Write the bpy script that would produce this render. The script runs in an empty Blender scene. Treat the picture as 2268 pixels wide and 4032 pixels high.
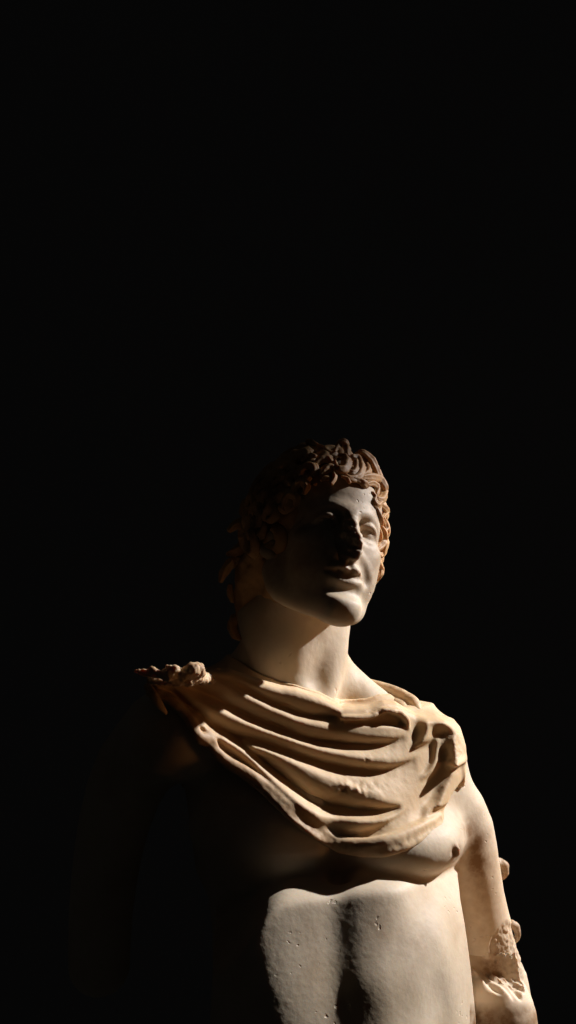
import bpy, math, random
import numpy as np
from mathutils import Matrix, Vector

random.seed(7)
SC = bpy.context.scene

# ------------------------------------------------------------------ camera, world, lamps
# Modelling frame: 1 unit = 1000 photo pixels at the statue; x right, y away, z up.
D = 4.9                      # camera distance in modelling units
S = 0.38                     # metres per modelling unit (life size)
PITCH = math.radians(12)     # the camera looks up at the statue
CAM = Vector((0, 0, 1.35))
RX = Matrix.Rotation(PITCH, 3, 'X')
def W(p):                    # modelling frame -> metres
    return CAM + RX @ (Vector((p[0], p[1] + D, p[2])) * S)

cam_d = bpy.data.cameras.new("camera")
cam = bpy.data.objects.new("camera", cam_d)
SC.collection.objects.link(cam)
cam.location = CAM
cam.rotation_euler = (math.radians(90) + PITCH, 0, 0)
cam_d.sensor_fit = 'VERTICAL'
cam_d.sensor_height = 36
cam_d.lens = 36 * D * 1000 / 4032
cam_d.clip_start = 0.05
cam_d.clip_end = 100
SC.camera = cam

wd = bpy.data.worlds.new("World")
SC.world = wd
wd.use_nodes = True
bg = wd.node_tree.nodes["Background"]
bg.inputs["Color"].default_value = (1.0, 1.0, 1.0, 1)
bg.inputs["Strength"].default_value = 0.004

vs = SC.view_settings
vs.view_transform = 'Standard'
vs.look = 'None'
vs.exposure = 0
vs.gamma = 1
SC.render.film_transparent = False
SC.cycles.diffuse_bounces = 8
SC.cycles.max_bounces = 12
SC.cycles.sample_clamp_indirect = 10

LIGHT = Vector((0.757, 0.30, 0.58)).normalized()
def spot(name, target, dist, power, color, deg, blend, size, along=LIGHT):
    l = bpy.data.lights.new(name, 'SPOT')
    l.energy = power; l.color = color; l.spot_size = math.radians(deg); l.spot_blend = blend
    l.shadow_soft_size = size
    o = bpy.data.objects.new(name, l)
    SC.collection.objects.link(o)
    a = W(target); b = W(Vector(target) + along * dist)
    o.location = b
    o.rotation_euler = (a - b).to_track_quat('-Z', 'Y').to_euler()
    return o
KEY = spot("key_lamp", (0.42, -0.2, -1.42), 9.0, 1420, (0.99, 0.965, 0.95), 21.5, 0.55, 0.03)
FILL = spot("warm_fill", (0.54, -0.1, -0.66), 7.0, 150, (1.0, 0.42, 0.12), 10, 1.0, 0.4, Vector((0.92, -0.06, -0.38)).normalized())  # added warm fill in place of bounced light, no real source
WARM = spot("arm_fill", (0.83, 0.2, -1.58), 5.0, 60, (1.0, 0.55, 0.26), 12, 1.0, 0.15, Vector((0.72, -0.66, -0.05)).normalized())  # added unseen fill that brightens the arm
# ------------------------------------------------------------------ materials
def mat(name): 
    m = bpy.data.materials.new(name); m.use_nodes = True
    nt = m.node_tree
    return m, nt, nt.nodes["Principled BSDF"]
def N(nt, t, **kw):
    n = nt.nodes.new(t)
    for k, v in kw.items():
        if k in n.inputs: n.inputs[k].default_value = v
        else: setattr(n, k, v)
    return n
def marble(name, base, dark, stain_shade, rough=0.6, bump=0.5, fine=260.0, pits=True, sss=.22):
    m, nt, P = mat(name)
    L = nt.links.new
    tc = N(nt, 'ShaderNodeTexCoord')
    n1 = N(nt, 'ShaderNodeTexNoise', Scale=7.0, Detail=6.0, Roughness=0.6)
    L(tc.outputs['Object'], n1.inputs['Vector'])
    r1 = N(nt, 'ShaderNodeMapRange'); r1.inputs[1].default_value = .42; r1.inputs[2].default_value = .72
    L(n1.outputs[0], r1.inputs[0])
    mx = N(nt, 'ShaderNodeMix', data_type='RGBA')
    mx.inputs[6].default_value = (*base, 1); mx.inputs[7].default_value = (*dark, 1)
    L(r1.outputs[0], mx.inputs[0])
    at = N(nt, 'ShaderNodeAttribute', attribute_name='stain_shade')
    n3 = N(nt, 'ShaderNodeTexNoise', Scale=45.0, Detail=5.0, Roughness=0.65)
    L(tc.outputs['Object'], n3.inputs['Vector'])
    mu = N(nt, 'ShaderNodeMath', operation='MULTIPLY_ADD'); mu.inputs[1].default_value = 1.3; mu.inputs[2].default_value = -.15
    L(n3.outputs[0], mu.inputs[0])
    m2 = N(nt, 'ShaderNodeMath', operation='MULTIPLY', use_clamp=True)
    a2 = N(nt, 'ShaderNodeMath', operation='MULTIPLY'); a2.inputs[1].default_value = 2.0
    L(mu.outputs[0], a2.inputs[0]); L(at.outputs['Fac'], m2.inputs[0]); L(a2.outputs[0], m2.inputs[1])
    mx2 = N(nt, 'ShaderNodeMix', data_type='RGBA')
    L(m2.outputs[0], mx2.inputs[0]); L(mx.outputs[2], mx2.inputs[6]); mx2.inputs[7].default_value = (*stain_shade, 1)
    L(mx2.outputs[2], P.inputs['Base Color'])
    P.inputs['Roughness'].default_value = rough
    P.inputs['Subsurface Weight'].default_value = sss
    P.inputs['Subsurface Radius'].default_value = (1.0, .5, .25)
    P.inputs['Subsurface Scale'].default_value = .010
    P.inputs['Specular IOR Level'].default_value = 0.25
    if 'Diffuse Roughness' in P.inputs: P.inputs['Diffuse Roughness'].default_value = 0.6
    # relief: grain plus sparse pits
    n4 = N(nt, 'ShaderNodeTexNoise', Scale=fine, Detail=4.0, Roughness=0.6)
    L(tc.outputs['Object'], n4.inputs['Vector'])
    b1 = N(nt, 'ShaderNodeBump', Strength=bump, Distance=0.0004)
    L(n4.outputs[0], b1.inputs['Height'])
    n5 = N(nt, 'ShaderNodeTexNoise', Scale=70.0, Detail=3.0, Roughness=0.55)
    L(tc.outputs['Object'], n5.inputs['Vector'])
    b2 = N(nt, 'ShaderNodeBump', Strength=bump * .5, Distance=0.0006)
    L(n5.outputs[0], b2.inputs['Height']); L(b1.outputs[0], b2.inputs['Normal'])
    last = b2
    if pits:
        vo = N(nt, 'ShaderNodeTexVoronoi', Scale=72.0)
        wn = N(nt, 'ShaderNodeTexNoise', Scale=60.0, Detail=3.0)
        L(tc.outputs['Object'], wn.inputs['Vector'])
        wm = N(nt, 'ShaderNodeMix', data_type='RGBA', blend_type='LINEAR_LIGHT'); wm.inputs[0].default_value = .010
        L(tc.outputs['Object'], wm.inputs[6]); L(wn.outputs['Color'], wm.inputs[7]); L(wm.outputs[2], vo.inputs['Vector'])
        r5 = N(nt, 'ShaderNodeMapRange'); r5.inputs[1].default_value = .0; r5.inputs[2].default_value = .22
        L(vo.outputs['Distance'], r5.inputs[0])
        n6 = N(nt, 'ShaderNodeTexNoise', Scale=21.0, Detail=3.0)
        L(tc.outputs['Object'], n6.inputs['Vector'])
        th = N(nt, 'ShaderNodeMapRange'); th.inputs[1].default_value = .59; th.inputs[2].default_value = .68
        th.inputs[3].default_value = 1.0; th.inputs[4].default_value = 0.0
        L(n6.outputs[0], th.inputs[0])
        mxx = N(nt, 'ShaderNodeMath', operation='MAXIMUM')
        L(r5.outputs[0], mxx.inputs[0]); L(th.outputs[0], mxx.inputs[1])
        b3 = N(nt, 'ShaderNodeBump', Strength=0.8, Distance=0.002)
        L(mxx.outputs[0], b3.inputs['Height']); L(b2.outputs[0], b3.inputs['Normal'])
        last = b3
    L(last.outputs[0], P.inputs['Normal'])
    return m
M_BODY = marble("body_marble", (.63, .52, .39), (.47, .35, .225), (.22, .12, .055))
M_CLOAK = marble("cloak_marble", (.65, .475, .295), (.55, .37, .20), (.27, .145, .06), bump=.6, pits=False)
M_HAIR = marble("hair_marble", (.64, .37, .165), (.46, .25, .10), (.18, .10, .05), bump=.8, fine=200, pits=False)
M_BREAK = marble("broken_marble", (.62, .54, .45), (.45, .36, .28), (.2, .14, .09), bump=1.0, fine=160)
mw, nt, P = mat("dark_plaster")
nn = N(nt, 'ShaderNodeTexNoise', Scale=3.0, Detail=5.0)
rr = N(nt, 'ShaderNodeValToRGB'); rr.color_ramp.elements[0].color = (.30, .30, .30, 1); rr.color_ramp.elements[1].color = (.42, .42, .42, 1)
nt.links.new(nn.outputs[0], rr.inputs[0]); nt.links.new(rr.outputs[0], P.inputs['Base Color'])
P.inputs['Roughness'].default_value = .95
M_WALL = mw

# ------------------------------------------------------------------ numpy sculpting tools
def U(px, py, y=0.0):
    k = (D + y) / D
    return np.array(((px - 1134) / 1000 * k, y, (2016 - py) / 1000 * k))
rng = np.random.RandomState(11)
_lat = rng.rand(64, 64, 64).astype(np.float32)
def vnoise(p, f):
    q = p * f
    i = np.floor(q).astype(np.int64); t = (q - i); t = t * t * (3 - 2 * t); i &= 63; j = (i + 1) & 63
    x0, y0, z0 = i.T; x1, y1, z1 = j.T; tx, ty, tz = t.T
    a = _lat[x0, y0, z0] * (1 - tx) + _lat[x1, y0, z0] * tx
    b = _lat[x0, y1, z0] * (1 - tx) + _lat[x1, y1, z0] * tx
    c = _lat[x0, y0, z1] * (1 - tx) + _lat[x1, y0, z1] * tx
    d = _lat[x0, y1, z1] * (1 - tx) + _lat[x1, y1, z1] * tx
    return (a * (1 - ty) + b * ty) * (1 - tz) + (c * (1 - ty) + d * ty) * tz - .5
def fbm(p, f, o=3):
    s = 0; a = 1
    for k in range(o):
        s = s + a * vnoise(p + 13.7 * k, f); a *= .5; f *= 2.03
    return s
def smin(a, b, k):
    h = np.clip(.5 + .5 * (b - a) / k, 0, 1)
    return b + (a - b) * h - k * h * (1 - h)
def smax(a, b, k): return -smin(-a, -b, k)
def crom(pts, n):
    P_ = np.array(pts, float); m = len(P_)
    if m < 3:
        t = np.linspace(0, 1, n)[:, None]; return P_[0] * (1 - t) + P_[-1] * t
    E = np.vstack([2 * P_[0] - P_[1], P_, 2 * P_[-1] - P_[-2]])
    out = []
    for t in np.linspace(0, m - 1 - 1e-9, n):
        i = int(t); u = t - i; a, b, c, d = E[i:i + 4]
        out.append(.5 * (2 * b + (c - a) * u + (2 * a - 5 * b + 4 * c - d) * u * u + (3 * b - a - 3 * c + d) * u ** 3))
    return np.array(out)

class Grid:
    def __init__(s, lo, hi, h):
        s.lo = np.array(lo, float); s.h = h
        s.n = np.ceil((np.array(hi) - s.lo) / h).astype(int) + 1
        s.S = np.full(s.n, 1.0, np.float32)
        s.ax = [np.float32(s.lo[i] + h * np.arange(s.n[i])) for i in range(3)]
    def box(s, lo, hi):
        a = np.clip(np.floor((np.array(lo) - s.lo) / s.h).astype(int), 0, s.n)
        b = np.clip(np.ceil((np.array(hi) - s.lo) / s.h).astype(int) + 1, 0, s.n)
        if np.any(b <= a): return None, None
        sl = tuple(slice(a[i], b[i]) for i in range(3))
        return sl, (s.ax[0][sl[0]][:, None, None], s.ax[1][sl[1]][None, :, None], s.ax[2][sl[2]][None, None, :])
    def op(s, lo, hi, fn, k=.02, mode='u'):
        mg = k + 3 * s.h
        sl, G = s.box(np.array(lo) - mg, np.array(hi) + mg)
        if sl is None: return
        d = fn(*G)
        v = s.S[sl]
        if mode == 'u': s.S[sl] = smin(v, d, k)
        elif mode == 's': s.S[sl] = smax(v, -d, k)
        elif mode == 'i': s.S[sl] = smax(v, d, k)
        elif mode == 'add': s.S[sl] = v + d
    def ell(s, c, r, k=.02, mode='u', R=None):
        c = np.array(c, float); r = np.array(r, float)
        ext = r if R is None else np.sqrt(((np.array(R) * r) ** 2).sum(1))
        def fn(X, Y, Z):
            x, y, z = X - c[0], Y - c[1], Z - c[2]
            if R is not None:
                x, y, z = (R[0][i] * x + R[1][i] * y + R[2][i] * z for i in range(3))
            k0 = np.sqrt((x / r[0]) ** 2 + (y / r[1]) ** 2 + (z / r[2]) ** 2)
            k1 = np.sqrt((x / r[0] ** 2) ** 2 + (y / r[1] ** 2) ** 2 + (z / r[2] ** 2) ** 2) + 1e-9
            return (k0 * (k0 - 1) / k1).astype(np.float32)
        s.op(c - ext, c + ext, fn, k, mode)
    def tube(s, pts, rad, k=.02, mode='u', n=0, flat=None):
        """swept tube; flat=(axis vector, factor) squashes the section along one axis"""
        P_ = np.array(pts, float); Rr = np.array(rad, float) if np.ndim(rad) else np.full(len(P_), float(rad))
        if n:
            Q = crom(np.c_[P_, Rr], n); P_, Rr = Q[:, :3], np.maximum(Q[:, 3], .0015)
        mg = k + 3 * s.h; rm = Rr.max()
        sl, G = s.box(P_.min(0) - rm - mg, P_.max(0) + rm + mg)
        if sl is None: return
        T = np.full([q.stop - q.start for q in sl], 9.0, np.float32)
        o = np.array([q.start for q in sl])
        for a, b, ra, rb in zip(P_[:-1], P_[1:], Rr[:-1], Rr[1:]):
            m = max(ra, rb) + mg
            ss, g = s.box(np.minimum(a, b) - m, np.maximum(a, b) + m)
            if ss is None: continue
            ba = b - a; l2 = ba @ ba + 1e-12
            x, y, z = g[0] - a[0], g[1] - a[1], g[2] - a[2]
            t = np.clip((x * ba[0] + y * ba[1] + z * ba[2]) / l2, 0, 1)
            d = np.sqrt((x - t * ba[0]) ** 2 + (y - t * ba[1]) ** 2 + (z - t * ba[2]) ** 2) - (ra + (rb - ra) * t)
            ts = tuple(slice(q.start - oo, q.stop - oo) for q, oo in zip(ss, o))
            T[ts] = np.minimum(T[ts], d)
        v = s.S[sl]
        s.S[sl] = smin(v, T, k) if mode == 'u' else smax(v, -T, k)
    def sample(s, X, Y, Z):
        """trilinear lookup on an open grid"""
        out = None; idx = []; 
        for ax, A in ((0, X), (1, Y), (2, Z)):
            q = np.clip((A.ravel() - s.lo[ax]) / s.h, 0, s.n[ax] - 1.001); i = q.astype(int); idx.append((i, (q - i).astype(np.float32)))
        (ix, tx), (iy, ty), (iz, tz) = idx
        A = s.S[ix] * (1 - tx)[:, None, None] + s.S[ix + 1] * tx[:, None, None]
        A = A[:, iy] * (1 - ty)[None, :, None] + A[:, iy + 1] * ty[None, :, None]
        return A[:, :, iz] * (1 - tz) + A[:, :, iz + 1] * tz
    def at(s, p):
        i = np.clip(np.round((p - s.lo) / s.h).astype(int), 0, s.n - 1); return s.S[tuple(i)]
    def mesh(s, smooth=3):
        F = s.S; ins = F < 0
        nx, ny, nz = s.n
        c = np.zeros((nx - 1, ny - 1, nz - 1), np.uint8)
        for a in (0, 1):
            for b in (0, 1):
                for d in (0, 1):
                    c += ins[a:nx - 1 + a, b:ny - 1 + b, d:nz - 1 + d]
        act = (c > 0) & (c < 8)
        I, J, K = np.nonzero(act)
        vid = np.full(act.shape, -1, np.int32); vid[act] = np.arange(len(I))
        acc = np.zeros((len(I), 3)); cnt = np.zeros(len(I))
        cor = {(a, b, d): F[I + a, J + b, K + d] for a in (0, 1) for b in (0, 1) for d in (0, 1)}
        for ax in range(3):
            o1, o2 = [q for q in range(3) if q != ax]
            for u in (0, 1):
                for v in (0, 1):
                    p = [0, 0, 0]; p[o1] = u; p[o2] = v; q = list(p); q[ax] = 1
                    f0, f1 = cor[tuple(p)], cor[tuple(q)]
                    cr = (f0 < 0) != (f1 < 0)
                    t = np.where(cr, f0 / np.where(cr, f0 - f1, 1), 0)
                    pos = np.empty((len(I), 3)); pos[:] = p; pos[:, ax] = t
                    acc += np.where(cr[:, None], pos, 0); cnt += cr
        V = s.lo + s.h * (np.stack([I, J, K], 1) + acc / cnt[:, None])
        Q = []
        for ax in range(3):
            o1, o2 = (ax + 1) % 3, (ax + 2) % 3
            A = [slice(None)] * 3; B = [slice(None)] * 3; A[ax] = slice(0, s.n[ax] - 1); B[ax] = slice(1, s.n[ax])
            for o in (o1, o2):
                A[o] = slice(1, s.n[o] - 1); B[o] = slice(1, s.n[o] - 1)
            a = ins[tuple(A)]; b = ins[tuple(B)]
            e = np.stack(np.nonzero(a != b), 1); f = a[a != b]
            e[:, o1] += 1; e[:, o2] += 1
            def cell(d1, d2):
                q = e.copy(); q[:, o1] -= d1; q[:, o2] -= d2
                return vid[q[:, 0], q[:, 1], q[:, 2]]
            q = np.stack([cell(1, 1), cell(0, 1), cell(0, 0), cell(1, 0)], 1)
            q[~f] = q[~f][:, ::-1]
            Q.append(q)
        Q = np.concatenate(Q)
        return lap(V, Q, smooth), Q
def lap(V, Q, it):
    if not it: return V
    E = np.concatenate([Q[:, [0, 1]], Q[:, [1, 2]], Q[:, [2, 3]], Q[:, [3, 0]]])
    key = np.sort(E, 1); ks = key[:, 0].astype(np.int64) * len(V) + key[:, 1]
    _, inv, cn = np.unique(ks, return_inverse=True, return_counts=True)
    fix = np.zeros(len(V), bool); fix[E[cn[inv] == 1].ravel()] = True
    deg = np.bincount(E[:, 0], minlength=len(V)) + np.bincount(E[:, 1], minlength=len(V))
    for i in range(it):
        for lam in (.55, -.57):
            m = np.stack([np.bincount(E[:, 0], V[E[:, 1], c], len(V)) + np.bincount(E[:, 1], V[E[:, 0], c], len(V)) for c in range(3)], 1) / np.maximum(deg, 1)[:, None]
            V = V + np.where(fix[:, None], 0, lam) * (m - V)
    return V
def normals(V, Q):
    n = np.cross(V[Q[:, 2]] - V[Q[:, 0]], V[Q[:, 3]] - V[Q[:, 1]])
    o = np.stack([sum(np.bincount(Q[:, j], n[:, c], len(V)) for j in range(4)) for c in range(3)], 1)
    return o / (np.linalg.norm(o, axis=1, keepdims=True) + 1e-12)
def topx(V):
    k = (D + V[:, 1]) / D
    return 1134 + 1000 * V[:, 0] / k, 2016 - 1000 * V[:, 2] / k

ROOT = W((0.2, 0.05, -2.45))
RXn = np.array(RX)
def to_world(V): return (np.array(CAM) + (V + np.array((0, D, 0))) @ RXn.T * S) - np.array(ROOT)
def link(name, V, Q, m, parent=None, stain_shade=None, nrm=None):
    me = bpy.data.meshes.new(name)
    me.vertices.add(len(V)); me.vertices.foreach_set('co', to_world(V).astype(np.float32).ravel())
    me.loops.add(Q.size); me.loops.foreach_set('vertex_index', Q.astype(np.int32).ravel())
    me.polygons.add(len(Q)); me.polygons.foreach_set('loop_start', (np.arange(len(Q)) * 4).astype(np.int32))
    me.polygons.foreach_set('use_smooth', np.ones(len(Q), bool))
    me.update(calc_edges=True)
    if stain_shade is not None:
        a = me.attributes.new('stain_shade', 'FLOAT', 'POINT'); a.data.foreach_set('value', stain_shade.astype(np.float32))
    if nrm is not None:
        me.normals_split_custom_set_from_vertices((nrm @ RXn.T).tolist())
    me.materials.append(m)
    o = bpy.data.objects.new(name, me); SC.collection.objects.link(o)
    if parent: o.parent = parent
    return o

# ------------------------------------------------------------------ setting
def wall():
    me = bpy.data.meshes.new("wall")
    y0, y1 = 7.0, 7.2
    v = [(-9, y0, -4), (9, y0, -4), (9, y0, 8), (-9, y0, 8), (-9, y1, -4), (9, y1, -4), (9, y1, 8), (-9, y1, 8)]
    f = [(0, 1, 2, 3), (5, 4, 7, 6), (4, 0, 3, 7), (1, 5, 6, 2), (3, 2, 6, 7), (4, 5, 1, 0)]
    me.from_pydata(v, [], f); me.materials.append(M_WALL)
    o = bpy.data.objects.new("wall", me); SC.collection.objects.link(o); o['kind'] = 'structure'
wall()

statue = bpy.data.objects.new("marble_statue", None)
SC.collection.objects.link(statue); statue.location = ROOT
statue['label'] = "weathered marble statue of a curly haired youth in a draped cloak, against darkness"
statue['category'] = "statue"

# ------------------------------------------------------------------ body
HS = .671
HY, HP, HR = math.radians(22), math.radians(-20.5), math.radians(7.7)
HC = U(1263, 2143, 0.0)
def rotm(y, p, r):
    cy, sy, cp, sp, cr, sr = math.cos(y), math.sin(y), math.cos(p), math.sin(p), math.cos(r), math.sin(r)
    return np.array([[cr, 0, sr], [0, 1, 0], [-sr, 0, cr]]) @ np.array([[1, 0, 0], [0, cp, -sp], [0, sp, cp]]) @ np.array([[cy, -sy, 0], [sy, cy, 0], [0, 0, 1]])
HR_ = rotm(HY, HP, HR)
def Hd(p): return HC + HS * (HR_ @ np.array(p, float))
def head_local(V): return (V - HC) @ HR_ / HS

def neck_parts(g):
    g.tube([U(1185, 2330, .10), U(1150, 2560, .13), U(1150, 2760, .16), U(1160, 2900, .2)], [.175, .182, .2, .24], k=.04, n=10)
    # sternomastoid cords and throat
    g.tube([U(1335, 2430, .14), U(1312, 2600, .07), U(1285, 2740, -.01), U(1262, 2800, -.045)], [.04, .04, .028, .016], k=.09, n=12)
    g.tube([U(985, 2430, .1), U(1060, 2590, 0.0), U(1180, 2740, -.06), U(1205, 2800, -.07)], [.05, .05, .035, .018], k=.09, n=12)
    g.ell(U(1140, 2570, -.02), (.06, .05, .08), k=.08)
    # trapezius
    g.tube([U(1230, 2560, .2), U(1345, 2700, .2), U(1500, 2850, .18), U(1700, 2960, .15)], [.09, .10, .12, .12], k=.09, n=12)
    g.tube([U(1050, 2560, .2), U(900, 2720, .2), U(680, 2800, .15)], [.09, .11, .13], k=.09, n=10)

def head_parts(g):
    def E(c, r, k=.03, mode='u'): g.ell(Hd(c), np.array(r) * HS, k * HS, mode, HR_)
    def T(p, r, k=.02, mode='u', n=0): g.tube([Hd(q) for q in p], np.array(r) * HS if np.ndim(r) else r * HS, k * HS, mode, n)
    E((0, .07, .13), (.325, .40, .345), .02)
    E((0, -.14, -.10), (.255, .255, .34), .08)
    E((0, -.16, .2), (.27, .205, .2), .08)
    for s in (-1, 1):
        T([(s * .225, .03, -.22), (s * .215, -.04, -.33), (s * .13, -.22, -.42), (s * .05, -.325, -.462)], [.10, .088, .085, .08], .10, n=10)
        E((s * .165, -.245, -.10), (.095, .085, .08), .08)
        E((s * .15, -.24, -.24), (.10, .10, .13), .08)
    E((0, -.342, -.452), (.115, .085, .088), .06)
    E((0, -.30, -.275), (.15, .115, .12), .08)
    T([(-.2, -.265, .075), (-.11, -.322, .10), (0, -.35, .085), (.11, -.322, .10), (.2, -.265, .075)], [.03, .042, .045, .042, .03], .06, n=14)
    for s in (-1, 1):
        E((s * .13, -.40, .015), (.10, .095, .062), .045, 's')
        E((s * .128, -.268, 0.0), (.083, .083, .075), .012)
        T([(s * .055, -.335, -.012), (s * .085, -.356, .028), (s * .128, -.362, .044), (s * .172, -.335, .028), (s * .208, -.282, -.022)], [.010, .015, .017, .017, .014], .010, n=14)
        T([(s * .075, -.315, .062), (s * .13, -.335, .082), (s * .19, -.298, .055), (s * .232, -.24, -.005)], [.012, .018, .02, .014], .03, n=12)
        T([(s * .055, -.335, -.012), (s * .09, -.345, -.04), (s * .135, -.345, -.05), (s * .175, -.318, -.042), (s * .205, -.28, -.02)], [.010, .012, .013, .012, .010], .016, n=14)
    # nose: bridge and wings, then broken away on a plane facing the left
    T([(0, -.335, .10), (0, -.375, .02), (0, -.415, -.08), (0, -.425, -.15)], [.046, .048, .058, .066], .025, n=10)
    E((.062, -.36, -.17), (.042, .055, .042), .03)
    E((-.062, -.36, -.17), (.042, .055, .042), .03)
    def brk(X, Y, Z):
        q = [HR_[0][i] * (X - HC[0]) + HR_[1][i] * (Y - HC[1]) + HR_[2][i] * (Z - HC[2]) for i in range(3)]
        x, y, z = (v / HS for v in q)
        pl = (-.70 * (x - .034) - .71 * (y + .474)) + .006 * np.sin(z * 46 + 1) + .004 * np.sin(z * 97 + x * 60)
        zone = np.maximum((np.sqrt((x / .085) ** 2 + ((z + .075) / .185) ** 2) - 1) * .085, y + .352)
        return (np.maximum(-pl, zone) * HS).astype(np.float32)
    a_ = Hd((0, -.42, -.06))
    g.op(a_ - .2, a_ + .2, brk, .006, 's')
    E((-.125, -.285, -.105), (.055, .06, .085), .06)
    TL = lambda p, *a, **k: T([(x, y, z + .02) for x, y, z in p], *a, **k)
    # lips
    TL([(-.115, -.352, -.30), (-.05, -.402, -.278), (0, -.408, -.285), (.05, -.402, -.278), (.115, -.352, -.30)], [.012, .027, .025, .027, .012], .025, n=16)
    TL([(-.09, -.36, -.325), (-.04, -.399, -.355), (0, -.403, -.358), (.04, -.399, -.355), (.09, -.36, -.325)], [.012, .028, .03, .028, .012], .03, n=16)
    TL([(-.12, -.385, -.304), (-.05, -.430, -.311), (0, -.436, -.317), (.05, -.430, -.311), (.12, -.385, -.304)], [.012, .027, .027, .027, .012], .008, 's', 16)
    TL([(-.08, -.42, -.39), (0, -.435, -.392), (.08, -.42, -.39)], [.03, .035, .03], .05, 's', 10)
    TL([(0, -.43, -.235), (0, -.435, -.26)], [.012, .014], .02, 's')
    # naso-labial hollow
    T([(.085, -.41, -.18), (.15, -.37, -.28)], [.02, .02], .05, 's')
    # ears
    for s in (-1,):
        T([(s * .305, -.01, -.02), (s * .33, .0, .06), (s * .36, .06, .075), (s * .37, .10, .02), (s * .35, .07, -.07), (s * .325, .02, -.13), (s * .31, -.01, -.14)], [.022, .024, .026, .026, .024, .032, .03], .015, n=24)
        E((s * .30, .04, -.02), (.05, .08, .1), .03)

TYAW = math.radians(27)      # the chest is turned towards the light
TR = np.array([  # py, right outline px, half width, depth centre, half depth
    (2840, 1690, .47, .14, .22), (2930, 1770, .54, .10, .27), (3080, 1815, .56, .06, .32), (3250, 1822, .545, .04, .34), (3400, 1812, .535, .04, .31),
    (3520, 1770, .50, .10, .22), (3650, 1760, .49, .12, .20), (3800, 1780, .50, .12, .20), (3950, 1790, .51, .12, .20), (4120, 1800, .52, .12, .20), (4400, 1800, .52, .12, .20)])
RO = np.interp(TR[:, 0], [3400, 3523, 3636, 3769, 3921, 4031, 4400], [1806, 1801, 1813, 1828, 1847, 1852, 1875])
TR[:, 1] -= 1000 * np.sqrt((TR[:, 2] * math.cos(TYAW)) ** 2 + (TR[:, 4] * math.sin(TYAW)) ** 2) * 1.03
def turn(px, py, y):         # a point of the chest, turned with it about the spine
    x0 = 1265; c, s_ = math.cos(TYAW), math.sin(TYAW)
    dx = (px - x0) / 1000; dy = y - .05
    return U(px, py, .05 + dy * c + dx * s_)
def fx(px): return (px - 1134) / 1000 * .94
def fz(py): return (2016 - py) / 1000 * .94
BELLY = [  # photo row, then (photo column, brightness wanted there under the key lamp, put into the shape)
    (3578, [(900, -.40), (945, -.18), (1003, .06), (1050, .24), (1130, .36), (1211, .44), (1278, .50), (1285, .42), (1320, .16), (1350, -.01), (1385, -.01), (1440, .18), (1504, .38), (1551, .5), (1598, .66), (1636, .85), (1740, .93), (1800, .95)]),
    (3719, [(920, -.40), (975, -.18), (1036, .06), (1090, .24), (1170, .38), (1259, .5), (1296, .42), (1312, .20), (1340, -.09), (1380, -.13), (1425, .07), (1466, .26), (1542, .38), (1617, .5), (1674, .58), (1702, .34), (1740, .78), (1778, .92), (1805, .95)]),
    (3861, [(960, -.40), (1025, -.20), (1085, .05), (1138, .22), (1220, .39), (1287, .42), (1308, .22), (1340, -.14), (1395, -.17), (1445, .04), (1485, .22), (1561, .36), (1636, .5), (1693, .6), (1731, .32), (1759, .64), (1806, .93), (1825, .95)]),
    (4012, [(970, -.40), (1050, -.20), (1125, .0), (1175, .14), (1230, .32), (1296, .38), (1334, .16), (1372, .08), (1429, .16), (1504, .3), (1580, .44), (1655, .58), (1712, .64), (1768, .30), (1797, .7), (1835, .94), (1850, .95)]),
    (4400, [(970, -.40), (1050, -.20), (1125, .0), (1175, .14), (1230, .32), (1296, .38), (1334, .16), (1372, .08), (1429, .16), (1504, .3), (1580, .44), (1655, .58), (1712, .64), (1768, .42), (1797, .7), (1850, .94), (1865, .95)])]
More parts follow.
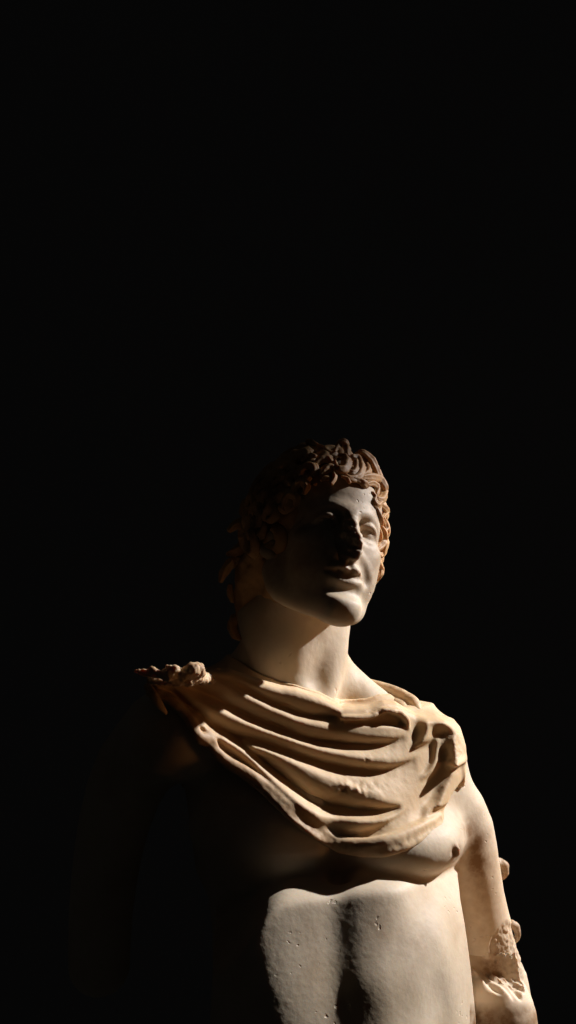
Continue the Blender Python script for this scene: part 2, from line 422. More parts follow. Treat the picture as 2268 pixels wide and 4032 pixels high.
def belly(g):
    xs = g.ax[0]; rows = []
    lx, ly, lz = LIGHT
    hs = np.linspace(-1.2, 2.4, 400)
    for py, tab in BELLY:
        cx, cs = np.array(tab).T
        pts = []
        for step, end in ((-4, 760), (4, 1900)):
            px, y = 1335., float(np.interp(py, [3578, 3719, 3861, 4012], [-.455, -.465, -.495, -.515]))
            while (px > end) if step < 0 else (px < end and y < .15):
                k = (D + y) / D
                pts.append(((px - 1134) / 1000 * k, y))
                want = np.interp(px, cx, cs, left=-.45)
                want = min(.74, want * (.42 + .58 * np.clip((want - .45) / .32, 0, 1)) if want > 0 else want)
                hz = np.interp(px, [1500, 1800], [.30, .10])
                sh = (lx * hs + lz * hz - ly) / np.sqrt(1 + hs * hs + hz * hz)
                m = np.argmax(sh); hx = np.interp(want, sh[:m + 1], hs[:m + 1])
                px += step; y += hx * step / 1000 * k
        pts = np.array(sorted(pts)); X_, Y_ = pts.T
        H = np.interp(xs, X_, Y_)
        H = np.where(xs > X_[-1], Y_[-1] + 2.4 * (xs - X_[-1]), H)
        H = np.where(xs < X_[0], Y_[0] + 1.0 * (X_[0] - xs), H)
        rows.append(H)
    zr = np.array([(2016 - r[0]) / 1000 * .893 for r in BELLY])
    R_ = np.array(rows)
    Zs = g.ax[2]
    M_ = np.stack([np.interp(Zs, zr[::-1], R_[::-1, i]) for i in range(len(xs))])
    for _ in range(90): M_[:, 1:-1] = .25 * M_[:, :-2] + .5 * M_[:, 1:-1] + .25 * M_[:, 2:]
    lean = np.interp(xs, [fx(1500), fx(1800)], [.30, .10])[:, None]
    M_ = M_ - lean * (fz(3480) - Zs)[None, :] + .0
    for _ in range(34):
        M_[1:-1] = .25 * M_[:-2] + .5 * M_[1:-1] + .25 * M_[2:]
        M_[:, 1:-1] = .25 * M_[:, :-2] + .5 * M_[:, 1:-1] + .25 * M_[:, 2:]
    ze = np.interp(xs, [fx(900), fx(1010), fx(1060), fx(1130), fx(1240), fx(1312), fx(1390), fx(1500), fx(1620), fx(1720), fx(1800)],
                   [fz(3700), fz(3530), fz(3484), fz(3452), fz(3450), fz(3464), fz(3440), fz(3446), fz(3462), fz(3478), fz(3486)])[:, None]
    for _ in range(60): ze[1:-1] = .25 * ze[:-2] + .5 * ze[1:-1] + .25 * ze[2:]
    M_ = M_ + .03 * np.log1p(np.exp(np.clip((Zs[None, :] - ze + .012) / .008, -30, 40)))
    for _ in range(4): M_[:, 1:-1] = .25 * M_[:, :-2] + .5 * M_[:, 1:-1] + .25 * M_[:, 2:]
    gx, gz_ = np.gradient(M_, g.h); sl = np.sqrt(1 + gx ** 2 + gz_ ** 2)
    def fn(X, Y, Z):
        i0 = int(round((X.ravel()[0] - g.lo[0]) / g.h)); k0 = int(round((Z.ravel()[0] - g.lo[2]) / g.h))
        h = M_[i0:i0 + X.size, k0:k0 + Z.size][:, None, :]; q = sl[i0:i0 + X.size, k0:k0 + Z.size][:, None, :]
        z1 = Z.ravel(); zz = (2016 - TR[:, 0]) / 1000
        f = lambda c: np.interp(z1, zz[::-1], c[::-1])[None, None, :]
        xr = f((TR[:, 3] * 0 + RO - 1134) / 1000)
        side = np.sqrt(((X - (xr - .47)) / .47) ** 2 + (np.minimum(Y - .02, 0) * 0 + np.maximum(Y - .02, 0) / .33) ** 2)
        d = np.maximum((h - Y) / q, (side - 1) * .33)
        d = np.maximum(d, -2.11 - Z)
        return d.astype(np.float32)
    return fn
def torso_parts(g):
    zz = (2016 - TR[:, 0]) / 1000
    zt, zb = zz[0], zz[-1]
    def fn(X, Y, Z):
        z1 = Z.ravel()
        f = lambda c: np.interp(z1, zz[::-1], c[::-1])[None, None, :].astype(np.float32)
        xc = f((TR[:, 1] - 1134) / 1000); a = f(TR[:, 2]); yc = f(TR[:, 3]); b = f(TR[:, 4])
        n = 3.0
        c_, s_ = math.cos(TYAW), math.sin(TYAW)
        u = np.abs((X - xc) * c_ + (Y - yc) * s_) / a; v = np.abs((Y - yc) * c_ - (X - xc) * s_) / b
        k0 = (u ** n + v ** n) ** (1 / n)
        gx = (u / np.maximum(k0, 1e-4)) ** (n - 1) / a; gy = (v / np.maximum(k0, 1e-4)) ** (n - 1) / b
        d = (k0 - 1) / np.maximum(np.sqrt(gx * gx + gy * gy), .5)
        d = np.maximum(d, np.maximum(Z - zt, zb - Z))
        return d.astype(np.float32)
    g.op((-.9, -.6, zb), (1.1, .6, zt), fn, .03)
    # shoulders
    g.ell(turn(1690, 3090, .0), (.14, .17, .15), .10)
    g.ell(turn(690, 2890, .0), (.19, .17, .17), .12)
    g.tube([U(640, 2890, -.12), U(520, 3040, -.10), U(440, 3280, -.06), U(400, 3560, -.02), U(390, 3800, 0)], [.16, .15, .135, .125, .12], .08, n=10)
    # pectorals
    g.ell(U(1500, 3285, .03), (.33, .35, .165), .06)
    g.ell(turn(1030, 3255, -.14), (.27, .17, .185), .07)
    # belly: a slab whose front is shaped row by row to shade as set under the key lamp
    g.op((-.5, -.84, fz(4400)), (.85, .5, fz(3400)), belly(g), .028)
    # nipple
    on_body = lambda g, px, py: next(U(px, py, y) for y in np.arange(-.45, .3, .004) if y > .29 or g.at(U(px, py, y)) < 0)
    g.ell(on_body(g, 1793, 3352), (.020, .007, .024), .012)
    g.ell(on_body(g, 1787, 3350) - np.array((0, .012, 0)), (.010, .016, .014), .012, 's')
    # sternal furrow and collar bones
    g.tube([U(1330, 3050, -.28), U(1335, 3330, -.325), U(1335, 3460, -.315)], [.03, .04, .04], .06, 's', 8)
    g.tube([U(1290, 2830, -.09), U(1480, 2860, -.02), U(1700, 2900, .10)], [.035, .035, .04], .06, n=8)
    g.tube([U(1190, 2830, -.12), U(980, 2800, -.12), U(760, 2760, -.10)], [.035, .035, .04], .06, n=8)
    # left arm, elbow drawn back
    g.tube([U(1695, 3090, .17), U(1790, 3230, .18), U(1832, 3400, .20), U(1865, 3550, .23), U(1900, 3700, .26), U(1940, 3850, .29), U(1975, 4000, .32), U(2005, 4200, .35)],
           [.135, .145, .138, .130, .134, .140, .135, .13], .05, n=18)
    g.ell(U(1965, 3830, .12), (.10, .05, .035), .02, 's')
    g.tube([U(1960, 3930, .17), U(1985, 4030, .15), U(1990, 4260, .15)], [.125, .135, .135], .008, n=8)
    def ledge(X, Y, Z):
        zt = U(1890, 3880, .1)[2] - (X - U(1890, 3880, .1)[0]) * .22 + .25 * (Y - .08) + .010 * np.sin(X * 60) + .006 * np.sin(X * 140 + Y * 90)
        return np.maximum(zt - Z, Z - zt - .10) * .9 + np.maximum(0, Y - .19) * 3 + 0 * X
    g.op(U(1850, 3960, .0) - .02, U(2130, 3790, .2) + .02, ledge, .004, 's')

def body():
    g = Grid((-1.0, -.84, -2.18), (1.02, .60, .33), .0054)
    torso_parts(g); neck_parts(g); head_parts(g)
    return g
g_body = body()
# depth of the chest seen from the front, for laying the cloak on it
_ins = g_body.S[:, :, :int((-.5 - g_body.lo[2]) / g_body.h)] < 0
_first = np.argmax(_ins, axis=1).astype(np.float32)
FRONT = np.where(_ins.any(axis=1), g_body.lo[1] + _first * g_body.h, np.nan)
def front(x, z):
    i = int(np.clip(round((x - g_body.lo[0]) / g_body.h), 0, g_body.n[0] - 1)); j = int(np.clip(round((z - g_body.lo[2]) / g_body.h), 0, FRONT.shape[1] - 1))
    v = FRONT[i, j]
    v = .08 if np.isnan(v) else float(v)
    return v
def on_chest(px, py, off):
    y = -.2
    for _ in range(4):
        p = U(px, py, y); y = front(p[0], p[2]) - off
    f = np.clip((1250 - px) / 650, 0, 1); f = f * f * (3 - 2 * f)
    return U(px, py, y - .15 * f)

def finish_body():
    V, Q = g_body.mesh(3)
    nr = normals(V, Q)
    px, py = topx(V); fr = nr[:, 1] < .3
    # wear and breaks
    d = (.0012 - .0007 * (py > 3430)) * fbm(V, 22, 3) + .0005 * fbm(V, 70, 2)
    hl = head_local(V)
    nose = np.exp(-(hl[:, 0] / .06) ** 2 - ((hl[:, 2] + .06) / .11) ** 2) * (hl[:, 1] < -.36)
    lip = np.exp(-(hl[:, 0] / .1) ** 2 - ((hl[:, 2] + .27) / .025) ** 2) * (hl[:, 1] < -.36)
    d += .016 * nose * fbm(V, 45, 3) + .012 * lip * fbm(V, 55, 3)
    rough = np.clip(1 - ((px - 2010) / 85) ** 2 - ((py - 3765) / 135) ** 2 + .9 * fbm(V, 12, 2), 0, 1) * fr
    rough = np.clip(rough * 3, 0, 1)
    d += rough * (-.011 + .011 * np.abs(fbm(V, 34, 3)) + .006 * fbm(V, 90, 2))
    V = V + nr * d[:, None]
    g = lambda x, y, sx, sy: np.exp(-((px - x) / sx) ** 2 - ((py - y) / sy) ** 2)
    st = 0.9 * g(1792, 3352, 20, 30) + .7 * g(1880, 3370, 40, 90) + .55 * g(1850, 3260, 30, 45) + .4 * g(1890, 3500, 90, 300) + .4 * g(1480, 3640, 80, 130) + .35 * g(1640, 3720, 80, 120) + .3 * g(1230, 3700, 60, 160) + .25 * g(1260, 2640, 60, 60)
    st += .85 * g(1930, 3815, 50, 40) + .3 * rough
    st += .75 * (px > 1850) * np.clip((py - 3945) / 40, 0, 1) + .48 * np.clip((2480 - py) / 260, 0, 1)  # shade painted brown on the forearm chunk; half-lit tan tinted onto the head
    st = np.clip(st, 0, 1) * fr
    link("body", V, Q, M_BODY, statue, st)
finish_body()

# ------------------------------------------------------------------ cloak
def z5(x, y): return 480 + .98 * x, 2480 + .98 * y
# Folds read from top to bottom: crest lines and the creases below them (columns and rows of the cloak's own layout).
CREST = [[(300, 180), (430, 190), (560, 235), (640, 257), (700, 266), (800, 300), (850, 326), (890, 346), (950, 348), (1005, 341), (1060, 323), (1110, 325), (1150, 350), (1190, 370), (1235, 372), (1270, 368), (1340, 388), (1420, 430)],
         [(200, 196), (345, 194), (430, 226), (500, 270), (600, 322), (700, 365), (800, 395), (900, 415), (1000, 430), (1100, 437), (1150, 434), (1420, 460)],
         [(60, 200), (205, 214), (300, 275), (400, 325), (500, 375), (600, 412), (700, 447), (800, 482), (900, 508), (1000, 525), (1100, 530), (1190, 515), (1420, 520)],
         [(60, 214), (200, 262), (260, 322), (350, 388), (450, 440), (500, 452), (560, 468), (640, 500), (720, 540), (800, 580), (880, 618), (960, 648), (1050, 672), (1110, 688), (1127, 692), (1420, 640)],
         [(60, 224), (170, 258), (230, 300), (300, 348), (400, 425), (480, 472), (560, 545), (640, 615), (700, 660), (745, 690), (800, 728), (900, 748), (1000, 748), (1080, 732), (1150, 703), (1420, 670)],
         [(60, 230), (140, 242), (200, 278), (255, 328), (290, 388), (310, 420), (350, 434), (380, 484), (430, 524), (480, 554), (540, 594), (600, 644), (650, 690), (720, 744), (800, 805), (870, 846), (950, 858), (1050, 846), (1130, 816), (1200, 784), (1280, 740), (1420, 690)]]
CREASE = [[(200, 190), (330, 186), (430, 207), (500, 252), (600, 304), (640, 318), (700, 345), (760, 360), (850, 368), (885, 372), (900, 352), (950, 351), (1005, 344), (1060, 326), (1110, 328), (1150, 353), (1190, 373), (1235, 375), (1270, 371), (1340, 391), (1420, 433)],
          [(60, 196), (200, 205), (250, 230), (300, 260), (400, 307), (500, 357), (560, 385), (640, 415), (700, 438), (760, 458), (830, 470), (900, 477), (1000, 478), (1080, 465), (1152, 436), (1420, 490)],
          [(60, 208), (200, 255), (260, 318), (350, 384), (450, 436), (490, 444), (600, 478), (700, 514), (800, 545), (900, 565), (1000, 573), (1060, 570), (1120, 552), (1192, 518), (1420, 580)],
          [(60, 218), (200, 268), (265, 326), (350, 392), (450, 446), (560, 530), (650, 597), (745, 672), (850, 716), (950, 727), (1030, 727), (1090, 713), (1127, 693), (1420, 655)],
          [(60, 228), (170, 264), (240, 318), (320, 402), (380, 458), (480, 540), (600, 632), (700, 714), (780, 781), (830, 816), (900, 823), (960, 814), (1020, 787), (1080, 752), (1152, 705), (1420, 680)]]
DEEP = [.05, .072, .072, .085, .068]
BPX = [300, 480, 650, 800, 950, 1100, 1250, 1400, 1520, 1620, 1700, 1760, 1810, 1850]
BY = [-.50, -.49, -.46, -.40, -.35, -.325, -.30, -.27, -.215, -.145, -.070, .005, .09, .18]
def KK(px): return (D + np.interp(px, BPX, BY)) / D
def KX(px): return (np.asarray(px, float) - 1134) / 1000 * KK(px)
def KZ(py, px=1200): return (2016 - np.asarray(py, float)) / 1000 * KK(px)
class Drape:
    """the front of the cloak as a depth over (x, z)"""
    def __init__(s, g):
        x = g.ax[0].astype(float); z = g.ax[2].astype(float); s.x, s.z = x, z
        line = lambda pts: np.interp(x, KX([z5(*p)[0] for p in pts]), KZ([z5(*p)[1] for p in pts], [z5(*p)[0] for p in pts]))
        C = [line(c) for c in CREST]; V_ = [line(c) for c in CREASE]
        # crests and creases must run in order
        a = [np.minimum(d, 1.25 * np.clip(C[i] - V_[i], 0, None)) for i, d in enumerate(DEEP)]
        for i, e in enumerate((890, 1152, 1192, 1128, 1153)): a[i] = a[i] * np.clip((KX(z5(e, 0)[0]) - x) / .02, 0, 1)
        start4 = np.clip((KX(z5(520, 0)[0]) - x) / .045, 0, 1)          # the fourth fold begins at a break
        off = np.zeros((len(x), len(z)))
        Z = z[None, :]
        for i in range(6):
            c = C[i][:, None]; top = 0 if i == 0 else V_[i - 1][:, None]
            extra = (a[2] * start4)[:, None] if i == 3 else 0
            if i < 5:                                                  # the underside, down to the crease
                v = V_[i][:, None]; t = np.clip((c - Z) / np.maximum(c - v, 1e-4), 0, 1)
                m = (Z <= c) & (Z > v); ai = a[i][:, None]
                off = np.where(m, extra + (np.maximum(ai, extra) - extra) * t ** 2.1, off)
            if i > 0:                                                  # the upper side, up to the crease above
                v = V_[i - 1][:, None]; t = np.clip((Z - c) / np.maximum(v - c, 1e-4), 0, 1)
                m = (Z > c) & (Z <= v); ai = a[i - 1][:, None]
                off = np.where(m, extra + (np.maximum(ai, extra) - extra) * t ** 1.8, off)
        s.C = C
        # the body of the drape: turned to the light on the right, leaning back towards the neck
        bx = KX(BPX); by = BY
        mid = .5 * (C[0] + C[5])
        base = np.interp(x, bx, by)
        for _ in range(60): base[1:-1] = .25 * base[:-2] + .5 * base[1:-1] + .25 * base[2:]
        # never sink into the chest or the shoulder
        iz = np.clip(np.round((z - g_body.lo[2]) / g_body.h).astype(int), 0, FRONT.shape[1] - 1)
        ix = np.clip(np.round((x - g_body.lo[0]) / g_body.h).astype(int), 0, FRONT.shape[0] - 1)
        bf = np.nan_to_num(FRONT[np.ix_(ix, iz)], nan=.15)
        for _ in range(60):
            bf[1:-1] = .25 * bf[:-2] + .5 * bf[1:-1] + .25 * bf[2:]; bf[:, 1:-1] = .25 * bf[:, :-2] + .5 * bf[:, 1:-1] + .25 * bf[:, 2:]
        H0 = base[:, None] + np.interp(x, KX([400, 900, 1500]), [.12, .25, .34])[:, None] * (Z - mid[:, None])
        H = smin(H0, bf - np.interp(x, KX([1500, 1680]), [.065, .014])[:, None], .05) + off
        Hx_ = base[:, None] + np.interp(x, KX([400, 900, 1500]), [.12, .25, .34])[:, None] * (Z - mid[:, None]) + off
        # creases that run up to the shoulder: a steep side on the left, a long side to the light
        z2 = lambda q: (KX(1150 + .5176 * q[0]), KZ(2600 + .5176 * q[1], 1150 + .5176 * q[0]))
        def pleat(lft, rgt, h, w):
            nonlocal H
            L_ = np.array([z2(p) for p in lft])[::-1]; R_ = np.array([z2(p) for p in rgt])[::-1]
            xl = np.interp(z, L_[:, 1], L_[:, 0])[None, :]; xr = np.interp(z, R_[:, 1], R_[:, 0])[None, :]
            z0, z1 = min(L_[0, 1], R_[0, 1]), max(L_[-1, 1], R_[-1, 1])
            win = np.clip((z - z0) / .012, 0, 1) * np.clip((z1 + .03 - z) / .03, 0, 1)
            wid = np.maximum(xr - xl, .004); hh = h * np.minimum(1, wid / .03) * win[None, :]
            X = x[:, None]
            H = H - np.where(X < xr, hh * np.clip((X - xl) / wid, 0, 1) ** 1.4, hh * np.clip(1 - (X - xr) / w, 0, 1))
        pleat([(945, 484), (938, 520), (950, 560), (948, 600), (930, 645), (903, 688)], [(1030, 490), (1036, 530), (1020, 575), (990, 620), (950, 655), (907, 690)], .05, .09)
        pleat([(1068, 640), (1064, 700), (1050, 770), (1010, 840), (943, 915)], [(1102, 645), (1098, 700), (1085, 770), (1040, 840), (950, 918)], .045, .05)
        pleat([(1030, 484), (1076, 560), (1092, 620), (1128, 680), (1140, 778)], [(1165, 468), (1226, 530), (1222, 600), (1216, 690), (1221, 780)], .095, .13)
        pleat([(1100, 790), (1090, 880), (1062, 990), (1010, 1060), (972, 1100)], [(1198, 782), (1192, 860), (1160, 920), (1105, 1035), (1096, 1092)], .055, .14)
        pleat([(960, 1165), (920, 1210), (886, 1230)], [(1012, 1118), (968, 1180), (946, 1226)], .03, .08)
        for _ in range(3):
            H[1:-1] = .25 * H[:-2] + .5 * H[1:-1] + .25 * H[2:]; H[:, 1:-1] = .25 * H[:, :-2] + .5 * H[:, 1:-1] + .25 * H[:, 2:]
        s.H = H
        gx, gz_ = np.gradient(H, g.h); s.sl = np.sqrt(1 + gx ** 2 + gz_ ** 2)
    def at(s, px, py, lift=0.):
        y = -.25
        for _ in range(5):
            p = U(px, py, y)
            i = int(np.clip(np.searchsorted(s.x, p[0]), 0, len(s.x) - 1)); j = int(np.clip(np.searchsorted(s.z, p[2]), 0, len(s.z) - 1))
            y = s.H[i, j] - lift
        return U(px, py, y)
def cloak():
    global on_chest
    h = .0050
    g = Grid((-.86, -.86, -1.42), (.80, .40, -.54), h)
    dr = Drape(g); on_chest = dr.at
    X, Y, Z = g.ax[0][:, None, None], g.ax[1][None, :, None], g.ax[2][None, None, :]
    body_ = g_body.sample(g.ax[0], g.ax[1], g.ax[2])
    up = dr.C[0] + .012; lo = dr.C[5] - .030
    right = np.interp(g.ax[2], KZ([3420, 3230, 3170, 3120, 3050, 2950, 2860], 1760), KX([1720, 1735, 1742, 1768, 1832, 1828, 1795]))
    d = (dr.H[:, None, :] - Y) / dr.sl[:, None, :]
    d = smax(d, np.broadcast_to(np.maximum((Z - up[:, None, None]) * .8, X - right[None, None, :]), d.shape).astype(np.float32), .02)
    d = smax(d, np.broadcast_to(np.maximum((lo[:, None, None] - Z) * .75, float(KX(572)) - X), d.shape).astype(np.float32), .035)
    # hollow behind: the cloth is a thick sheet lying over the body
    d = np.maximum(d, np.minimum(Y - dr.H[:, None, :] - .10, body_ - .012))
    g.S[:] = d
    # the cloth over the shoulders and the back
    shell = np.maximum(np.maximum(body_ - .026, np.abs(Z + .93) - .16), .02 - Y)
    shell = np.maximum(shell, X - .70)
    g.S[:] = smin(g.S, shell.astype(np.float32), .02)
    side = [dr.at(*z5(*p), l) for p, l in zip([(105, 228), (125, 260), (150, 300), (178, 335)], [.02, .03, .03, .02])]
    g.tube(side, [.014, .018, .015, .006], .01, n=12)
    hp = [(140, 246), (200, 282), (255, 334), (290, 394), (312, 428), (352, 442), (380, 490), (430, 532), (480, 562), (540, 602), (600, 652), (650, 698), (720, 752), (800, 812), (870, 853), (950, 865), (1050, 853), (1130, 824), (1200, 790), (1275, 748)]
    hr = [.012, .016, .018, .019, .017, .02, .017, .02, .021, .021, .022, .022, .023, .024, .026, .026, .025, .022, .016, .006]
    P3 = np.array([dr.at(*z5(*p), .0) for p in hp]); P3 = crom(P3, 90)
    for _ in range(5): P3[1:-1, 1] = .25 * P3[:-2, 1] + .5 * P3[1:-1, 1] + .25 * P3[2:, 1]
    g.tube(P3, np.interp(np.linspace(0, 1, 90), np.linspace(0, 1, len(hr)), hr), .018)
    hx = np.linspace(0, len(g.ax[0]) - 1, 80).astype(int)
    crests = {'hem': [(g.ax[0][q], 0, dr.C[5][q]) for q in hx]}
    def tz(pts, rad, ys, k=.012, mode='u', n=24):
        P3 = [U(*z5(*p), y) for p, y in zip(pts, ys)]
        g.tube(P3, rad, k, mode, n); return np.array(P3)
    def tc(pts, rad, lift, k=.012, mode='u', n=24):
        P3 = [on_chest(*z5(*p), l) for p, l in zip(pts, lift)]
        g.tube(P3, rad, k, mode, n)
    # broken ledge at the throat and the hollow roll beside it
    tc([(885, 352), (950, 354), (1005, 348)], [.010, .013, .012], [.004, .006, .004], .006)
    tc([(1000, 350), (1022, 338), (1060, 326), (1108, 332), (1140, 358), (1147, 392)], [.012, .015, .015, .015, .015, .010], [.0, .006, .01, .01, .008, .0], .008)
    tc([(905, 374), (1000, 374), (1075, 362), (1122, 378)], [.008, .014, .026, .014], [.004, .010, .014, .006], .005, 's')
    V, Q = g.mesh(3)
    nr = normals(V, Q); px, py = topx(V)
    d = .0012 * fbm(V, 24, 3) + .0007 * fbm(V, 80, 2)
    gz = lambda x, y, sx, sy: np.exp(-((px - z5(x, y)[0]) / sx) ** 2 - ((py - z5(x, y)[1]) / sy) ** 2)
    ch = np.clip(1.3 * gz(240, 170, 90, 35) + gz(930, 640, 90, 30) + gz(1330, 480, 30, 60) + gz(1060, 330, 60, 14) + gz(985, 520, 14, 12), 0, 1)
    d += ch * .016 * fbm(V, 34, 3)
    # nicked lower edge
    hem = crests['hem']
    dist = np.min(np.stack([np.hypot(V[:, 0] - q[0], V[:, 2] - q[2]) for q in hem]), 0)
    d += np.clip(1 - dist / .05, 0, 1) * .0035 * fbm(V, 34, 3)
    V = V + nr * d[:, None]
    st = np.clip(.75 * np.clip(1 - dist / .06, 0, 1) * np.clip((1650 - px) / 300, 0, 1) + .3 * ch, 0, 1)
    cl = link("cloak", V, Q, M_CLOAK, statue, st)
    def piece(name, tubes, lumps, wear, f, stain_shade):
        A = np.vstack([np.array([U(*z5(*p), y) for p, y in zip(t[0], t[2])]) for t in tubes])
        q = Grid(A.min(0) - .10, A.max(0) + .10, .0048)
        for c, r in lumps: q.ell(c, r, .02)
        for pts, rad, ys in tubes: q.tube([U(*z5(*p), y) for p, y in zip(pts, ys)], rad, .014, n=24)
        V, Q = q.mesh(3); nr = normals(V, Q); v = fbm(V, f, 3)
        V = V + nr * (wear * v + .5 * wear * np.abs(vnoise(V, f * 2.3)) + .0008 * fbm(V, 80, 2))[:, None]
        link(name, V, Q, M_CLOAK, cl, np.clip(stain_shade + v, 0, 1))
    # collar standing up behind the neck on the right, and the broken clasp on the other shoulder
    piece("collar", [([(820, 190), (880, 212), (1000, 228), (1100, 258), (1165, 292), (1186, 322)], [.028, .030, .030, .030, .028, .022], [.34, .32, .27, .20, .12, .08]),
                     ([(860, 250), (940, 285), (1040, 300), (1110, 312), (1150, 345)], [.035, .04, .04, .034, .024], [.34, .30, .22, .12, .04])], [], .003, 28, .1)
    piece("clasp", [([(55, 166), (120, 174), (200, 182), (300, 176)], [.006, .014, .019, .02], [-.72, -.74, -.74, -.68]),
                    ([(190, 180), (205, 168), (222, 178), (250, 176), (285, 162), (306, 158)], [.020, .024, .014, .018, .024, .020], [-.76, -.75, -.74, -.74, -.72, -.69]),
                    ([(215, 200), (300, 195), (350, 195)], [.018, .020, .018], [-.70, -.62, -.52])],
          [(U(*z5(215, 194), -.62), (.09, .12, .018))], .016, 42, .25)
cloak()

# ------------------------------------------------------------------ stubs of broken supports on the arm
def stub(pts, rad, ys, name="support_stub"):
    P3 = np.array([U(px, py, y) for (px, py), y in zip(pts, ys)])
    g = Grid(P3.min(0) - max(rad) - .02, P3.max(0) + max(rad) + .02, .004)
    g.tube(P3, rad, .008, n=10)
    V, Q = g.mesh(2); nr = normals(V, Q)
    V = V + nr * (.006 * fbm(V, 40, 3))[:, None]
    link(name, V, Q, M_BODY, statue, np.full(len(V), .55))
stub([(1930, 3395), (1972, 3405), (1984, 3418), (1976, 3440), (1940, 3450)], [.03, .026, .022, .024, .03], [.24, .25, .25, .26, .26])
stub([(2015, 3640), (2030, 3650), (2040, 3682), (2030, 3700)], [.02, .016, .013, .012], [.30, .30, .30, .31])

# ------------------------------------------------------------------ hair
def sweep(P3, R, name, parent, nseg=10, seed=0, flat=.8, rough=.10):
    """one carved lock: a tapering tube along a curve, its surface worn"""
    n = len(P3); T = np.gradient(P3, axis=0); T /= np.linalg.norm(T, axis=1, keepdims=True) + 1e-9
    c0 = HC + HS * (HR_ @ np.array((0, .07, .05)))
    out = P3 - c0; out -= (out * T).sum(1, keepdims=True) * T; out /= np.linalg.norm(out, axis=1, keepdims=True) + 1e-9
    B = np.cross(T, out)
    a = np.linspace(0, 2 * np.pi, nseg, endpoint=False)
    sec = 1 + .17 * np.cos(4 * a + .6) * (1 if nseg > 8 else 0)
    V = P3[:, None] + (R[:, None] * sec)[:, :, None] * (np.cos(a)[None, :, None] * B[:, None] + flat * np.sin(a)[None, :, None] * out[:, None])
    V = V.reshape(-1, 3)
    idx = np.arange(n * nseg).reshape(n, nseg)
    q = np.stack([idx[:-1], np.roll(idx[:-1], -1, 1), np.roll(idx[1:], -1, 1), idx[1:]], -1).reshape(-1, 4)
    caps = []
    V = np.vstack([V, P3[0] - T[0] * R[0] * .5, P3[-1] + T[-1] * R[-1] * .6])
    for k in range(0, nseg, 2):
        caps.append((n * nseg, idx[0, (k + 2) % nseg], idx[0, (k + 1) % nseg], idx[0, k]))
        caps.append((n * nseg + 1, idx[-1, k], idx[-1, (k + 1) % nseg], idx[-1, (k + 2) % nseg]))
    Q = np.vstack([q, np.array(caps)])
    nr = normals(V, Q)
    if (nr[:n * nseg] * (V[:n * nseg] - np.repeat(P3, nseg, 0))).sum() < 0: Q = Q[:, ::-1]; nr = -nr
    rr = np.r_[np.repeat(R, nseg), R[0], R[-1]]
    V = V + nr * (rr * (rough * 2.2 * fbm(V + seed, 38, 2) + rough * vnoise(V, 120)))[:, None]
    return link(name, V, Q, M_HAIR, parent, np.clip(.35 + 1.2 * vnoise(V, 9), 0, 1))

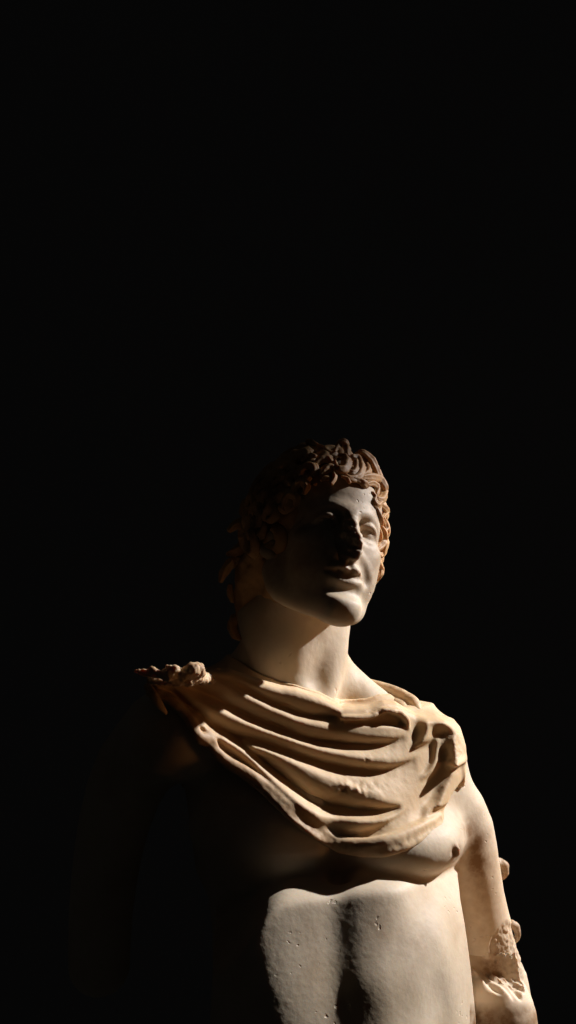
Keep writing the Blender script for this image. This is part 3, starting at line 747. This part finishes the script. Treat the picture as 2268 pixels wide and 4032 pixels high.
def hair():
    g = Grid((-.32, -.42, -.66), (.50, .54, .40), .0085)
    g.ell(Hd((0, .085, .15)), np.array((.362, .425, .41)) * HS, .02, 'u', HR_)
    g.ell(Hd((0, .20, -.18)), np.array((.27, .24, .27)) * HS, .06, 'u', HR_)
    g.tube([Hd((-.24, .12, -.05)), U(990, 2280, .10), U(990, 2400, .14), U(985, 2480, .18)], [.09, .07, .06, .04], .05, n=8)
    g.tube([Hd((.24, .14, -.05)), U(1420, 2250, .14), U(1395, 2370, .16)], [.09, .08, .05], .05, n=8)
    # leave the face free
    g.ell(Hd((0, -.44, -.12)), np.array((.33, .40, .43)) * HS, .02, 's', HR_)
    V, Q = g.mesh(2); nr = normals(V, Q)
    V = V + nr * (.016 * fbm(V, 20, 3))[:, None]
    cap = link("hair", V, Q, M_HAIR, statue, np.full(len(V), .4))
    rs = random.Random(5)
    c0 = np.array((0, .085, .14)); rad = np.array((.368, .43, .415))
    # curls spread over the scalp
    N_ = 230; k = 0
    for i in range(N_):
        z = 1 - 2 * (i + .5) / N_; th = i * 2.399963
        d = np.array((math.sqrt(1 - z * z) * math.cos(th), math.sqrt(1 - z * z) * math.sin(th), z))
        p = c0 + d * rad
        if p[2] < -.12 and not p[1] > .0: continue
        if p[2] < -.40: continue
        if p[2] < -.05: p[:2] *= .9
        if p[1] < -.10 and p[2] < .35: 
            if not (p[1] > -.20 and abs(p[0]) > .27 and p[2] > .02): continue
        q = Hd(p); kx = (D + q[1]) / D; px = 1134 + 1000 * q[0] / kx; py = 2016 - 1000 * q[2] / kx
        if px > 1325 and q[1] < .12 and py < 2480: continue
        n = d / rad; n /= np.linalg.norm(n)
        t1 = np.cross(n, (0, 0, 1.)); t1 /= np.linalg.norm(t1) + 1e-9; t2 = np.cross(n, t1)
        a0 = rs.uniform(0, 6.28); hand = rs.choice((-1, 1)); R0 = rs.uniform(.055, .088); turns = rs.uniform(.8, 1.35)
        t = np.linspace(0, 1, 22)
        ang = a0 + hand * turns * 2 * np.pi * t; r = R0 * (1 - .62 * t)
        loc = p + (np.cos(ang) * r)[:, None] * t1 + (np.sin(ang) * r)[:, None] * t2 + (.005 + rs.uniform(.03, .07) * np.sin(t * 2.2))[:, None] * n
        Rr = HS * np.interp(t, [0, .3, 1], [.028, .046, .018]) * rs.uniform(.85, 1.2)
        sweep(np.array([Hd(x) for x in loc]), Rr, "curl", cap, 14, i * 1.7)
        k += 1
    # locks seen clearly: the lit side, the long ones at the nape, the ones over the brow
    def depth(px, py):
        u = (px - 1263) / 262; v = (py - 2075) / 330
        return .05 - .30 * math.sqrt(max(0., 1 - u * u - v * v))
    L = [  # points, radii in photo pixels, depth shift
        ([(1319, 1777), (1334, 1752), (1351, 1740), (1366, 1763), (1368, 1792)], [5, 11, 14, 13, 8], .0),
        ([(1332, 1790), (1358, 1800), (1366, 1824), (1352, 1849), (1326, 1844), (1318, 1818)], [8, 15, 18, 18, 15, 10], .0),
        ([(1385, 1795), (1408, 1806), (1421, 1834), (1416, 1866), (1398, 1884), (1372, 1884), (1356, 1868)], [8, 14, 16, 16, 15, 13, 8], .005),
        ([(1404, 1812), (1402, 1845), (1388, 1862), (1372, 1852)], [8, 10, 10, 7], .005),
        ([(1313, 1860), (1319, 1876), (1314, 1892), (1303, 1906)], [5, 8, 8, 7], .0),
        ([(1345, 1876), (1366, 1884), (1378, 1902)], [6, 9, 7], .0),
        ([(1388, 1884), (1412, 1890), (1432, 1904), (1448, 1914)], [10, 14, 15, 9], .0),
        ([(1400, 1790), (1428, 1784), (1455, 1806), (1474, 1838), (1488, 1872)], [8, 14, 17, 16, 12], .02),
        ([(1418, 1800), (1440, 1830), (1448, 1856), (1432, 1870)], [8, 14, 14, 8], .005),
        ([(1478, 1840), (1494, 1872), (1502, 1900), (1512, 1922)], [10, 12, 12, 8], .06),
        ([(1424, 1878), (1460, 1878), (1490, 1888), (1508, 1912), (1512, 1944), (1500, 1968), (1484, 1962)], [9, 17, 18, 17, 16, 14, 8], .005),
        ([(1440, 1906), (1466, 1902), (1484, 1922), (1480, 1950)], [8, 13, 14, 8], .005),
        ([(1464, 1938), (1474, 1958), (1470, 1976), (1482, 1990), (1500, 1976)], [9, 12, 12, 14, 10], .0),
        ([(1496, 1984), (1514, 2000), (1522, 2018), (1510, 2034)], [9, 13, 13, 6], .03),
        ([(1478, 1990), (1486, 2020), (1500, 2050), (1504, 2068)], [8, 11, 11, 6], .005),
        ([(1500, 2030), (1514, 2055), (1518, 2080), (1508, 2098)], [9, 13, 13, 8], .04),
        ([(1494, 2064), (1508, 2092), (1512, 2124), (1502, 2148), (1480, 2168)], [8, 13, 15, 14, 8], .03),
        ([(1488, 2074), (1496, 2104), (1494, 2132), (1478, 2156)], [7, 10, 10, 6], .01),
        ([(1478, 2165), (1492, 2186), (1504, 2184)], [8, 12, 8], .05),
        ([(1470, 2168), (1480, 2200), (1496, 2232), (1494, 2262), (1478, 2286)], [10, 14, 15, 14, 8], .06),
        ([(1462, 2230), (1480, 2250), (1476, 2275), (1462, 2294)], [8, 12, 12, 7], .04),
        ([(1448, 2286), (1462, 2300), (1454, 2324)], [9, 12, 8], .06),
        ([(1440, 2310), (1446, 2340), (1436, 2372), (1414, 2398)], [10, 13, 12, 6], .10),
        ([(1352, 2450), (1352, 2475), (1340, 2502)], [10, 12, 6], .20),
        ([(1206, 1738), (1226, 1742), (1250, 1754), (1276, 1760)], [9, 12, 9, 5], .02),
        ([(1200, 1772), (1212, 1786), (1208, 1802)], [9, 13, 7], .005),
        ([(1224, 1790), (1240, 1798)], [9, 9], .005), ([(1250, 1806), (1275, 1806)], [6, 6], .005),
        ([(1200, 1895), (1216, 1884), (1224, 1878)], [7, 10, 7], .005),
        ([(1236, 1908), (1244, 1904)], [6, 6], .005),
        ([(1262, 1872), (1280, 1850), (1300, 1838), (1318, 1846)], [8, 14, 14, 8], .005),
        ([(1240, 1830), (1262, 1812), (1290, 1806), (1306, 1820)], [8, 15, 15, 8], .005),
        ([(1180, 1872), (1196, 1840), (1224, 1832), (1240, 1850), (1230, 1872)], [8, 14, 15, 13, 8], .0),
        ([(1262, 1890), (1284, 1880), (1300, 1888)], [6, 10, 6], .005),
        ([(1150, 1955), (1164, 1915), (1190, 1900), (1208, 1918), (1200, 1944)], [8, 14, 14, 12, 7], .0),
        ([(1112, 2010), (1124, 1968), (1146, 1948), (1168, 1962), (1164, 1990)], [8, 14, 14, 12, 7], .0),
        ([(900, 2090), (936, 2062), (968, 2058), (990, 2086)], [10, 18, 18, 9], .05),
        ([(894, 2182), (930, 2170), (966, 2150), (1000, 2118)], [10, 20, 22, 12], .05),
        ([(868, 2292), (884, 2250), (918, 2214), (952, 2214), (990, 2236), (1030, 2244)], [9, 17, 20, 18, 15, 9], .04),
        ([(936, 2320), (954, 2302), (984, 2306), (1000, 2340), (988, 2376), (956, 2384), (940, 2360)], [10, 17, 18, 18, 17, 15, 8], .06),
        ([(905, 2300), (908, 2340), (920, 2370)], [9, 14, 9], .09),
        ([(962, 2420), (930, 2432), (916, 2462), (926, 2498), (948, 2516)], [9, 17, 20, 17, 8], .10),
        ([(984, 2400), (976, 2440), (958, 2480)], [10, 14, 8], .12),
        ([(1000, 2040), (1030, 2010), (1062, 2012), (1070, 2040)], [9, 16, 16, 8], .02),
        ([(1020, 1990), (1048, 1950), (1084, 1936), (1106, 1960)], [9, 17, 17, 8], .02),
    ]
    for i, (pts, rad_, sh) in enumerate(L):
        P3 = np.array([U(px, py, depth(px, py) + sh) for px, py in pts])
        n = max(10, 6 * len(pts))
        C = crom(np.c_[P3, np.array(rad_) / 1000], n)
        sweep(C[:, :3], np.maximum(C[:, 3] * 1.1, .003), "curl", cap, 20, i * 3.1, .9, .16)
hair()
